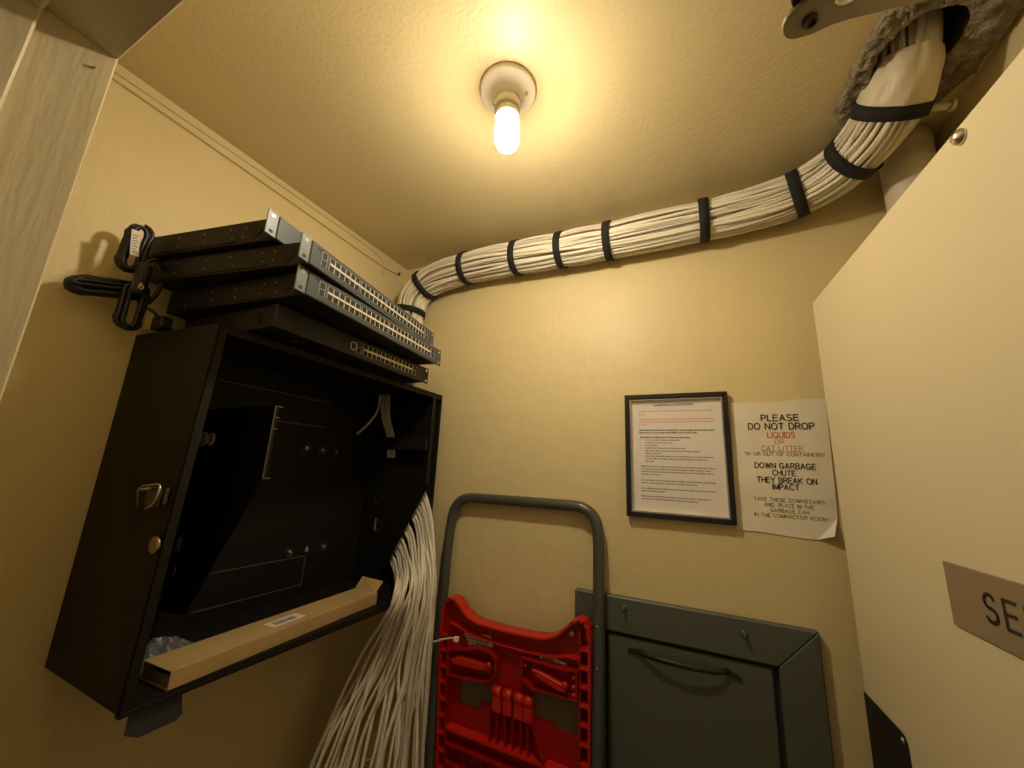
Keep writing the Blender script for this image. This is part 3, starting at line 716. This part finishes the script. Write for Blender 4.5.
# cut-outs are built by leaving the web out: the web is made of panels around the two windows
b.bm.clear()
def web(x0, x1, z0, z1, y0=.925, y1=.9285): b.box((x0, y0, z0), (x1, y1, z1))
b.prism([(x, z) for x, z in prof if z > -.43]+[(-.230, -.463), (-.612, -.463)], 1, .925, .9285)
web(-.612, -.565, -1.12, -.463); web(-.257, -.230, -1.12, -.463); web(-.565, -.257, -1.12, -.545); web(-.463, -.367, -.545, -.463)
web(-.565, -.463, -.490, -.463); web(-.367, -.257, -.470, -.463)
web(-.505, -.463, -.545, -.524); web(-.367, -.316, -.545, -.520); web(-.316, -.257, -.545, -.530)
deck = deck_place(b).build('deck', M_RED, tr)
def part(name, bb, m=M_RED, par=None): return (bb if par is tr else deck_place(bb)).build(name, m, par or deck)
# rim follows the outline
rim = B(); P_ = [p for p in prof]
rw = .0045
for k in range(len(P_)-1):
    (xa, za), (xb, zb) = P_[k], P_[k+1]
    d = V((xb-xa, zb-za)); L_ = d.length; d /= L_; nn = V((-d.y, d.x))*-1
    q4 = [(xa-d.x*.001, za-d.y*.001), (xb+d.x*.001, zb+d.y*.001), (xb+nn.x*rw+d.x*.001, zb+nn.y*rw+d.y*.001), (xa+nn.x*rw-d.x*.001, za+nn.y*rw-d.y*.001)]
    rim.prism(q4, 1, Yf, Yb)
part('rim', rim, M_RED_LIT)
bb = B()
in_top = [(-.590, -.372), (-.56, -.377), (-.53, -.386), (-.47, -.391), (-.38, -.392), (-.31, -.388), (-.29, -.381), (-.252, -.380)]
for k in range(len(in_top)-1):
    a, c = in_top[k], in_top[k+1]; bb.prism([a, c, (c[0], c[1]-.004), (a[0], a[1]-.004)], 1, .908, .926)
part('upper_rib', bb, M_RED_LIT)
# side ladders
for xo, xi, z0 in ((-.6075, -.590, -.40), (-.2345, -.253, -.36)):
    bb = B(); bb.box((xi-.0015, .900, -1.115), (xi+.0015, .926, z0+.035)); part('side_rail', bb)
    k = 0; zz = z0
    while zz > -.95:
        bb = B(); bb.box((min(xo, xi), .899, zz-.0022), (max(xo, xi), .926, zz+.0022)); part('rung', bb, M_RED_LIT); zz -= .034
    bb = B(); bb.box((min(xo, xi)+.002, .9235, -1.1), (max(xo, xi)-.002, .9252, z0+.01)); part('side_recess', bb, mat('red_plastic_shaded', (.16, .004, .006), .5))  # darker copy of the red holds the shade of the recess
# latch pockets with levers
def pocket(pts, lever, nm='latch_pocket'):
    bb = B(); n_ = len(pts)
    cx_ = sum(p[0] for p in pts)/n_; cz_ = sum(p[1] for p in pts)/n_
    for k in range(n_):
        a, c = pts[k], pts[(k+1) % n_]
        ia = (a[0]+(cx_-a[0])*.07, a[1]+(cz_-a[1])*.10); ic = (c[0]+(cx_-c[0])*.07, c[1]+(cz_-c[1])*.10)
        bb.prism([a, c, ic, ia], 1, .900, .926)
    p_ = part(nm, bb)
    bb = B(); bb.prism(lever, 1, .898, .912, .001)
    part('latch_lever', bb, M_RED_LIT, p_)
    x_, z_ = lever[2]
    bb = B(); bb.lathe([(.006, 0), (.006, .006), (.003, .008)], (x_, .900, z_+.004), (0, -1, 0), 14); part('pivot', bb, M_RED_LIT, p_)
pocket([(-.590, -.432), (-.50, -.409), (-.468, -.410), (-.452, -.424), (-.452, -.450), (-.468, -.470), (-.49, -.478), (-.588, -.486)],
       [(-.575, -.445), (-.555, -.438), (-.470, -.440), (-.466, -.449), (-.50, -.453), (-.572, -.455)])
pocket([(-.388, -.404), (-.300, -.405), (-.258, -.402), (-.258, -.458), (-.30, -.458), (-.36, -.462), (-.392, -.448)],
       [(-.362, -.420), (-.345, -.421), (-.284, -.435), (-.284, -.447), (-.30, -.447), (-.352, -.432)])
for x_, z_ in ((-.268, -.418), (-.268, -.436), (-.268, -.450), (-.380, -.420)):
    bb = B(); bb.lathe([(.0048, 0), (.0048, .007), (.002, .009)], (x_, .912, z_), (0, -1, 0), 12); part('boss', bb, M_RED_LIT)
for x_, z_, r_ in ((-.553, -.351, .0045), (-.2775, -.341, .0065)):
    bb = B(); bb.lathe([(r_, 0), (r_, .002), (r_*.5, .003)], (x_, .9245, z_), (0, -1, 0), 16); part('pale_plug', bb, M_LIP)
# stickers
bb = B(); bb.quadplate([(-.556, .9235, -.390), (-.478, .9235, -.386), (-.470, .9235, -.420), (-.535, .9235, -.424)], (0, .0006, 0)); stk = part('sticker', bb, M_TAG)
rs = random.Random(9); bb = B()
for r_ in range(4):
    x_ = -.545
    while x_ < -.485:
        wv = rs.uniform(.004, .012); bb.box((x_, .9229, -.398-.0065*r_), (min(x_+wv, -.482), .9234, -.3945-.0065*r_)); x_ += wv+.003
deck_place(bb).build('sticker_print', mat('sticker_green_ink', (.18, .21, .10), .7), stk)
bb = B(); bb.quadplate([(-.353, .9235, -.392), (-.290, .9235, -.402), (-.284, .9235, -.413), (-.353, .9235, -.413)], (0, .0006, 0)); stk = part('sticker', bb, M_TAG)
bb = B(); bb.box((-.345, .9229, -.404), (-.318, .9234, -.399)); bb.box((-.345, .9229, -.411), (-.310, .9234, -.4075)); deck_place(bb).build('sticker_print', M_TAGINK, stk)
# hinge knuckles in the middle
for x_ in (-.452, -.425, -.397, -.374):
    bb = B(); bb.cyl((x_-.011, .912, -.490), (x_+.011, .912, -.490), .0115, 16); bb.box((x_-.011, .903, -.528), (x_+.011, .926, -.492), .002); part('hinge_knuckle', bb, M_RED_LIT)
for k, x_ in enumerate((-.470, -.450, -.430, -.410, -.390, -.372)):
    bb = B(); bb.box((x_-.0015, .905, -.590), (x_+.0015, .926, -.530)); part('centre_rib', bb)
bb = B(); bb.quadplate([(-.366, .900, -.515), (-.362, .900, -.515), (-.330, .900, -.590), (-.335, .900, -.590)], (0, .026, 0)); part('slanted_rib', bb)
# cross rails further down
for k, zz in enumerate((-.592, -.622, -.66, -.70, -.76, -.82, -.88, -.94, -1.0, -1.06)):
    bb = B(); bb.box((-.590, .901, zz-.0028), (-.253, .926, zz+.0028)); part('cross_rail', bb, M_RED_LIT if k == 0 else M_RED)
for x_ in (-.54, -.49, -.44, -.39, -.34, -.29):
    bb = B(); bb.box((x_-.0012, .906, -1.11), (x_+.0012, .926, -.625)); part('long_rib', bb)
# steel plates seen through the two windows
for x0_, x1_ in ((-.568, -.460), (-.370, -.254)):
    bb = B(); bb.box((x0_, .9295, -.548), (x1_, .9315, -.458)); part('steel_plate', bb, M_PLATE)
# wheels and axle at the foot (below the picture)
for x_ in (-.60, -.26):
    bb = B(); bb.cyl((x_+.02-.014, .93, FZ+.05), (x_+.02+.014, .93, FZ+.05), .05, 28); part('wheel', bb, M_RUBBER, tr)
B().box((-.625, .86, FZ+.09), (-.210, .99, FZ+.13), .004).build('foot_bar', M_TUBE, tr)

# ------------------------------------------------------------------ garbage chute door
ch = thing('garbage_chute_door', 'grey green steel garbage chute hatch with frame in the back wall', 'chute door', (-.055, BY, -.83))
X0, X1, ZT, ZB = -.300, .189, -.276, -.83; XI0, XI1, ZI = -.228, .117, -.352
def fr_bar(poly): 
    b_ = B(); b_.prism(poly, 1, BY-.020, BY-.0005, .0025); return b_
fr_bar([(X0, ZT), (X1, ZT), (XI1, ZI), (XI0, ZI)]).build('frame_top', M_GREY, ch)
fr_bar([(X0, ZT), (XI0, ZI), (XI0, ZB+.07), (X0, ZB)]).build('frame_side', M_GREY, ch)
fr_bar([(X1, ZT), (X1, ZB), (XI1, ZB+.07), (XI1, ZI)]).build('frame_side', M_GREY, ch)
fr_bar([(X0, ZB), (XI0, ZB+.07), (XI1, ZB+.07), (X1, ZB)]).build('frame_bottom', M_GREY, ch)
B().box((XI0, BY-.004, ZB+.07), (XI1, BY-.0008, ZI)).build('recess', M_CHUTE_GAP, ch)
dr = B().box((XI0+.006, BY-.013, ZB+.078), (XI1-.010, BY-.004, ZI-.009), .003).build('hatch', M_GREY, ch)
for px in ((-.180, -.297), (.061, -.303)):
    bb = B(); bb.lathe([(.0065, 0), (.0065, .002), (.004, .004)], (px[0], BY-.020, px[1]), (0, -1, 0), 14); bb.box((px[0]-.003, BY-.034, px[1]-.004), (px[0]+.003, BY-.020, px[1]+.003), .0012); bb.build('screw', M_GREY, ch)
hb = B(); yh = BY-.013
hb.prism([(-.174, -.381), (-.145, -.379), (-.140, -.384), (-.145, -.391), (-.174, -.389)], 1, yh-.004, yh)
hb.prism([(.052, -.388), (.025, -.376), (.018, -.381), (.022, -.388), (.050, -.393)], 1, yh-.004, yh)
hb.tube(catmull([(-.150, yh-.003, -.385), (-.140, yh-.009, -.385), (-.115, yh-.017, -.3845), (-.080, yh-.0215, -.384), (-.055, yh-.0225, -.384), (-.025, yh-.021, -.3835), (.006, yh-.015, -.383), (.022, yh-.008, -.382), (.028, yh-.003, -.382)], 5), lambda i: (.0028, .0055), 8, up=(0, -1, 0))
hb.build('handle', M_HANDLE, dr)

# ------------------------------------------------------------------ framed notice
fx0, fx1, fz0, fz1 = -.1715, .0645, -.092, .2095
nt = thing('framed_notice', 'black framed typed notice hanging on the back wall', 'framed notice', ((fx0+fx1)/2, BY, fz0))
bw = .0115
for nm, poly in (('frame_rail', [(fx0, fz1), (fx1, fz1), (fx1-bw, fz1-bw), (fx0+bw, fz1-bw)]), ('frame_rail', [(fx0, fz0), (fx0+bw, fz0+bw), (fx1-bw, fz0+bw), (fx1, fz0)]),
                 ('frame_rail', [(fx0, fz0), (fx0, fz1), (fx0+bw, fz1-bw), (fx0+bw, fz0+bw)]), ('frame_rail', [(fx1, fz0), (fx1-bw, fz0+bw), (fx1-bw, fz1-bw), (fx1, fz1)])):
    bb = B(); bb.prism(poly, 1, BY-.019, BY-.0005, .0015); bb.build(nm, M_PICT, nt)
ix0, ix1, iz0, iz1 = fx0+bw, fx1-bw, fz0+bw, fz1-bw; lw = .0032
bb = B(); bb.box((ix0, BY-.013, iz1-lw), (ix1, BY-.004, iz1)); bb.box((ix0, BY-.013, iz0), (ix1, BY-.004, iz0+lw)); bb.box((ix0, BY-.013, iz0+lw), (ix0+lw, BY-.004, iz1-lw)); bb.box((ix1-lw, BY-.013, iz0+lw), (ix1, BY-.004, iz1-lw))
bb.build('inner_lip', M_LIP, nt)
pg = B().box((ix0, BY-.0045, iz0), (ix1, BY-.003, iz1)).build('page', M_PAGE, nt)
PW, PH = ix1-ix0, iz1-iz0
rs = random.Random(4)
def squiggle(v, u0, u1, m, h=.0024, hold=None):
    bb = B(); x = ix0+u0*PW; xe = ix0+u1*PW; z = iz1-v*PH
    while x < xe:
        wl = rs.randint(2, 9)
        for _ in range(wl):
            cw = .0010+rs.random()*.0005; hh = h*(1.0 if rs.random() < .3 else .75)
            if x > xe: break
            bb.box((x, BY-.00475, z-h*.5), (x+cw, BY-.0045, z-h*.5+hh)); x += cw+.0003
        x += .0014
    return bb
txt = text_bm('GARBAGE and RECYCLING', .43*PW, .0050, .03); bmesh.ops.triangulate(txt, faces=txt.faces[:]); bb = B(); bb.merge(txt, Matrix.Translation((ix0+.27*PW, BY-.0050, iz1-.062*PH)) @ Matrix.Rotation(PI/2, 4, 'X'))
bb.build('title_lettering', M_INK, pg, recalc=False)
lines = [(.108, .10, .90, 1), (.138, .10, .165, 1), (.182, .10, .90, 1), (.207, .10, .90, 1), (.232, .10, .19, 1),
         (.282, .10, .90, 0), (.305, .10, .73, 0), (.347, .11, .66, 0), (.371, .165, .54, 2), (.395, .165, .46, 2), (.418, .165, .30, 2), (.442, .165, .59, 2), (.467, .165, .74, 2), (.490, .165, .33, 2), (.514, .165, .88, 2), (.537, .165, .82, 2), (.560, .165, .25, 2),
         (.605, .11, .90, 2), (.628, .11, .84, 2), (.651, .11, .86, 2), (.675, .11, .33, 2), (.725, .11, .88, 2), (.748, .11, .70, 2), (.795, .11, .88, 2), (.818, .11, .37, 2), (.862, .11, .82, 2), (.885, .11, .70, 2)]
for v, u0, u1, c in lines: squiggle(v, u0, u1, None, .0040 if c < 2 else .0034).build('text_line', (M_INK, M_INKRED, M_INK2)[c], pg)
bb = B()
for v in (.371, .395, .418, .442, .467, .514): bb.box((ix0+.105*PW, BY-.00475, iz1-v*PH-.0006), (ix0+.105*PW+.0014, BY-.0045, iz1-v*PH+.0008))
bb.build('bullet_marks', M_INK2, pg)
gl = mat('notice_glass', (1, 1, 1), .04, alpha=.06)
B().box((ix0, BY-.0095, iz0), (ix1, BY-.0085, iz1)).build('glass', gl, nt)

# ------------------------------------------------------------------ paper sign
ps = thing('paper_sign', 'yellowed paper sign reading PLEASE DO NOT DROP taped on the back wall', 'paper sign', (.157, BY, -.1))
NX, NY = 30, 44
def pxz(u, v):  # u 0..1 left to right, v 0..1 bottom to top
    l = lin((.0625, 0, -.102), (.070, 0, .181), v); r = lin((.2445, 0, -.107), (.2515, 0, .187), v); p = lin(l, r, u)
    p.z += .0022*math.sin(u*9+1)*(v**6)+.0015*math.sin(u*7)*((1-v)**8)
    return p
def pdy(u, v):
    d = .0022+.0016*noise.noise(V((u*2.2, v*3.1, .5)))+.0010*noise.noise(V((u*5, v*6, 2.5)))
    c = max(0, (u-.80)/.20+(.16-v)/.16-1+.0); c = max(0, min(1, c))
    return max(d, .0012)+.016*c**1.3
b = B(); g = []
for i in range(NX):
    row = []
    for j in range(NY):
        u_, v_ = i/(NX-1), j/(NY-1); p = pxz(u_, v_); c = max(0, (u_-.80)/.20+(.16-v_)/.16-1)
        row.append(b.bm.verts.new((p.x-.012*c, BY-pdy(u_, v_)-.0002, p.z+.010*c)))
    g.append(row)
for i in range(NX-1):
    for j in range(NY-1):
        f = b.bm.faces.new((g[i][j], g[i+1][j], g[i+1][j+1], g[i][j+1]))
back_ = [[b.bm.verts.new(v.co+V((0, .0003, 0))) for v in row] for row in g]
for i in range(NX-1):
    for j in range(NY-1): b.bm.faces.new((back_[i][j+1], back_[i+1][j+1], back_[i+1][j], back_[i][j]))
rim_ = [(i, 0) for i in range(NX)]+[(NX-1, j) for j in range(1, NY)]+[(i, NY-1) for i in range(NX-2, -1, -1)]+[(0, j) for j in range(NY-2, 0, -1)]
for k in range(len(rim_)):
    (i, j), (i2, j2) = rim_[k], rim_[(k+1) % len(rim_)]; b.bm.faces.new((g[i][j], back_[i][j], back_[i2][j2], g[i2][j2]))
sheet = b.build('sheet', M_PAPER, ps)
T_ = [('PLEASE', .1295, .199, .1465, .0135, 0, 1), ('DO NOT DROP', .103, .225, .1275, .0135, 0, 1), ('LIQUIDS', .1385, .189, .1085, .0115, 1, 1), ('OR', .150, .168, .0930, .0095, 1, 0), ('CAT LITTER', .125, .200, .0785, .0105, 1, 0),
      ('"IN OR OUT OF CONTAINERS"', .0915, .2375, .0655, .0072, 2, 0), ('DOWN GARBAGE', .109, .219, .0405, .0112, 0, 1), ('CHUTE.', .141, .185, .0250, .0108, 0, 1), ('THEY BREAK ON', .111, .2175, .0095, .0112, 0, 1), ('IMPACT', .1385, .1855, -.0045, .0110, 0, 1),
      ('TAKE THESE DOWNSTAIRS', .1015, .2265, -.0320, .0072, 2, 0), ('AND  PLACE IN THE', .120, .2075, -.0432, .0072, 2, 0), ('GARBAGE CAN', .130, .1985, -.0545, .0070, 2, 0), ('IN THE COMPACTOR ROOM', .100, .2265, -.0655, .0070, 2, 0)]
def paper_y(x, z):
    v_ = (z+.102)/.283; u_ = (x-.066)/.182
    return BY-pdy(max(0, min(1, u_)), max(0, min(1, v_)))-.0011
for s_, xa, xb, zc, hh, c, bold in T_:
    bb = letters(s_, xb-xa, hh, .175 if bold else .12, .27); bb.bm.transform(Matrix.Translation((xa, 0, zc-hh/2)))
    if s_ in ('CAT LITTER', 'LIQUIDS'): 
        for k in range(10): bb.box((xa+(xb-xa)*k/10, 0, zc-hh*.5-.0016), (xa+(xb-xa)*(k+1)/10, .0001, zc-hh*.5-.0008))
    for v_ in bb.bm.verts: v_.co.y = paper_y(v_.co.x, v_.co.z)
    bb.build('lettering', (M_INK, M_INKORANGE, mat('thin_grey_ink', (.12, .10, .085), .7))[c], sheet, recalc=False)

# ------------------------------------------------------------------ open door with its sign, plate and stud
DA = V((.232, .958, 0)); DB = V((.272, .42, 0)); dd = (DB-DA).normalized(); dnr = V((dd.y, -dd.x, 0))   # dnr points to the photograph's viewer (left)
if dnr.x > 0: dnr = -dnr
door = thing('door_1', 'cream painted door swung open into the closet, bronze sign on it', 'door', (DA.x, DA.y, FZ), 0, kind='structure')
DM = Matrix.Translation(DA) @ Matrix(((dd.x, -dnr.x, 0, 0), (dd.y, -dnr.y, 0, 0), (0, 0, 1, 0), (0, 0, 0, 1)))   # local: x along the door from its free edge, y into the leaf, z up
def D(b_, name, m, par=None, recalc=True): b_.bm.transform(DM); return b_.build(name, m, par or door, recalc)
D(B().box((0, 0, FZ+.008), (.845, .042, .380), .0015), 'door_leaf', M_DOOR)
D(B().lathe([(.0085, 0), (.0085, .001), (.0075, .004), (.0045, .0065), (.001, .0075)], (.456, 0, .366), (0, -1, 0), 24), 'chrome_stud', M_METAL)
sgn = D(B().box((.291, -.0022, -.147), (.560, 0, -.0785), .0008), 'sign_plate', M_SIGN)
bb = letters('SERVICE', .165, .0262, .145, .44); bb.bm.transform(Matrix.Translation((.3500, -.0026, -.1255)))
D(bb, 'lettering', M_INK, sgn, False)
r = .014; poly = [(0, -.339), (.131-r, -.339)]+[(.131-r+r*math.sin(a), -.339-r+r*math.cos(a)) for a in [PI/2*k/5 for k in range(1, 6)]]+[(.131, -.62), (0, -.62)]
pp = D(B().prism(poly, 1, -.002, 0, .0004), 'push_plate', M_KICK)
D(B().lathe([(.0042, 0), (.0042, .0012), (.002, .0025)], (.121, -.002, -.3485), (0, -1, 0), 14), 'screw', M_METAL, pp)

# ------------------------------------------------------------------ door closer arm above the doorway
dc = thing('door_closer_arm', 'grey metal door closer arm with round bolted end near the ceiling', 'door closer', (.16, .36, .43))
ZA = .420
ctr = V((.1085, .3565))
poly = [(.106, .371), (.118, .3735), (.132, .3715), (.145, .3715), (.171, .376), (.20, .381), (.36, .400), (.36, .372), (.20, .345), (.15, .331), (.118, .334), (.103, .340)]+[(ctr.x+.0165*math.cos(a), ctr.y+.0165*math.sin(a)) for a in [math.radians(k) for k in (140, 165, 190, 215, 240)]][::1]
cen = [(ctr.x+.0165*math.cos(math.radians(k)), ctr.y+.0165*math.sin(math.radians(k))) for k in (225, 205, 185, 165, 145, 125, 105)]
poly = cen+[(.118, .3735), (.132, .3715), (.145, .3720), (.171, .376), (.20, .381), (.36, .400), (.36, .372), (.20, .345), (.15, .331), (.118, .334)]
bb = B(); bb.prism(poly, 2, ZA, ZA+.006, .0008); arm = bb.build('arm', M_ARM, dc)
bb = B(); bb.lathe([(.0062, 0), (.0062, -.0028), (.0042, -.0034), (.0036, -.001), (.001, -.001)], (.1135, .3585, ZA), n=20); bb.build('pivot_bolt', M_HANDLE, arm)
bb = B(); bb.lathe([(.010, 0), (.010, -.002), (.007, -.0034), (.003, -.0036)], (.138, .345, ZA), n=20); bb.build('rivet', M_METAL, arm)
bb = B(); bb.prism([(.100, .350), (.096, .340), (.120, .290), (.136, .296), (.116, .350)], 2, ZA+.0065, ZA+.013, .001); bb.build('link', M_HANDLE, dc)
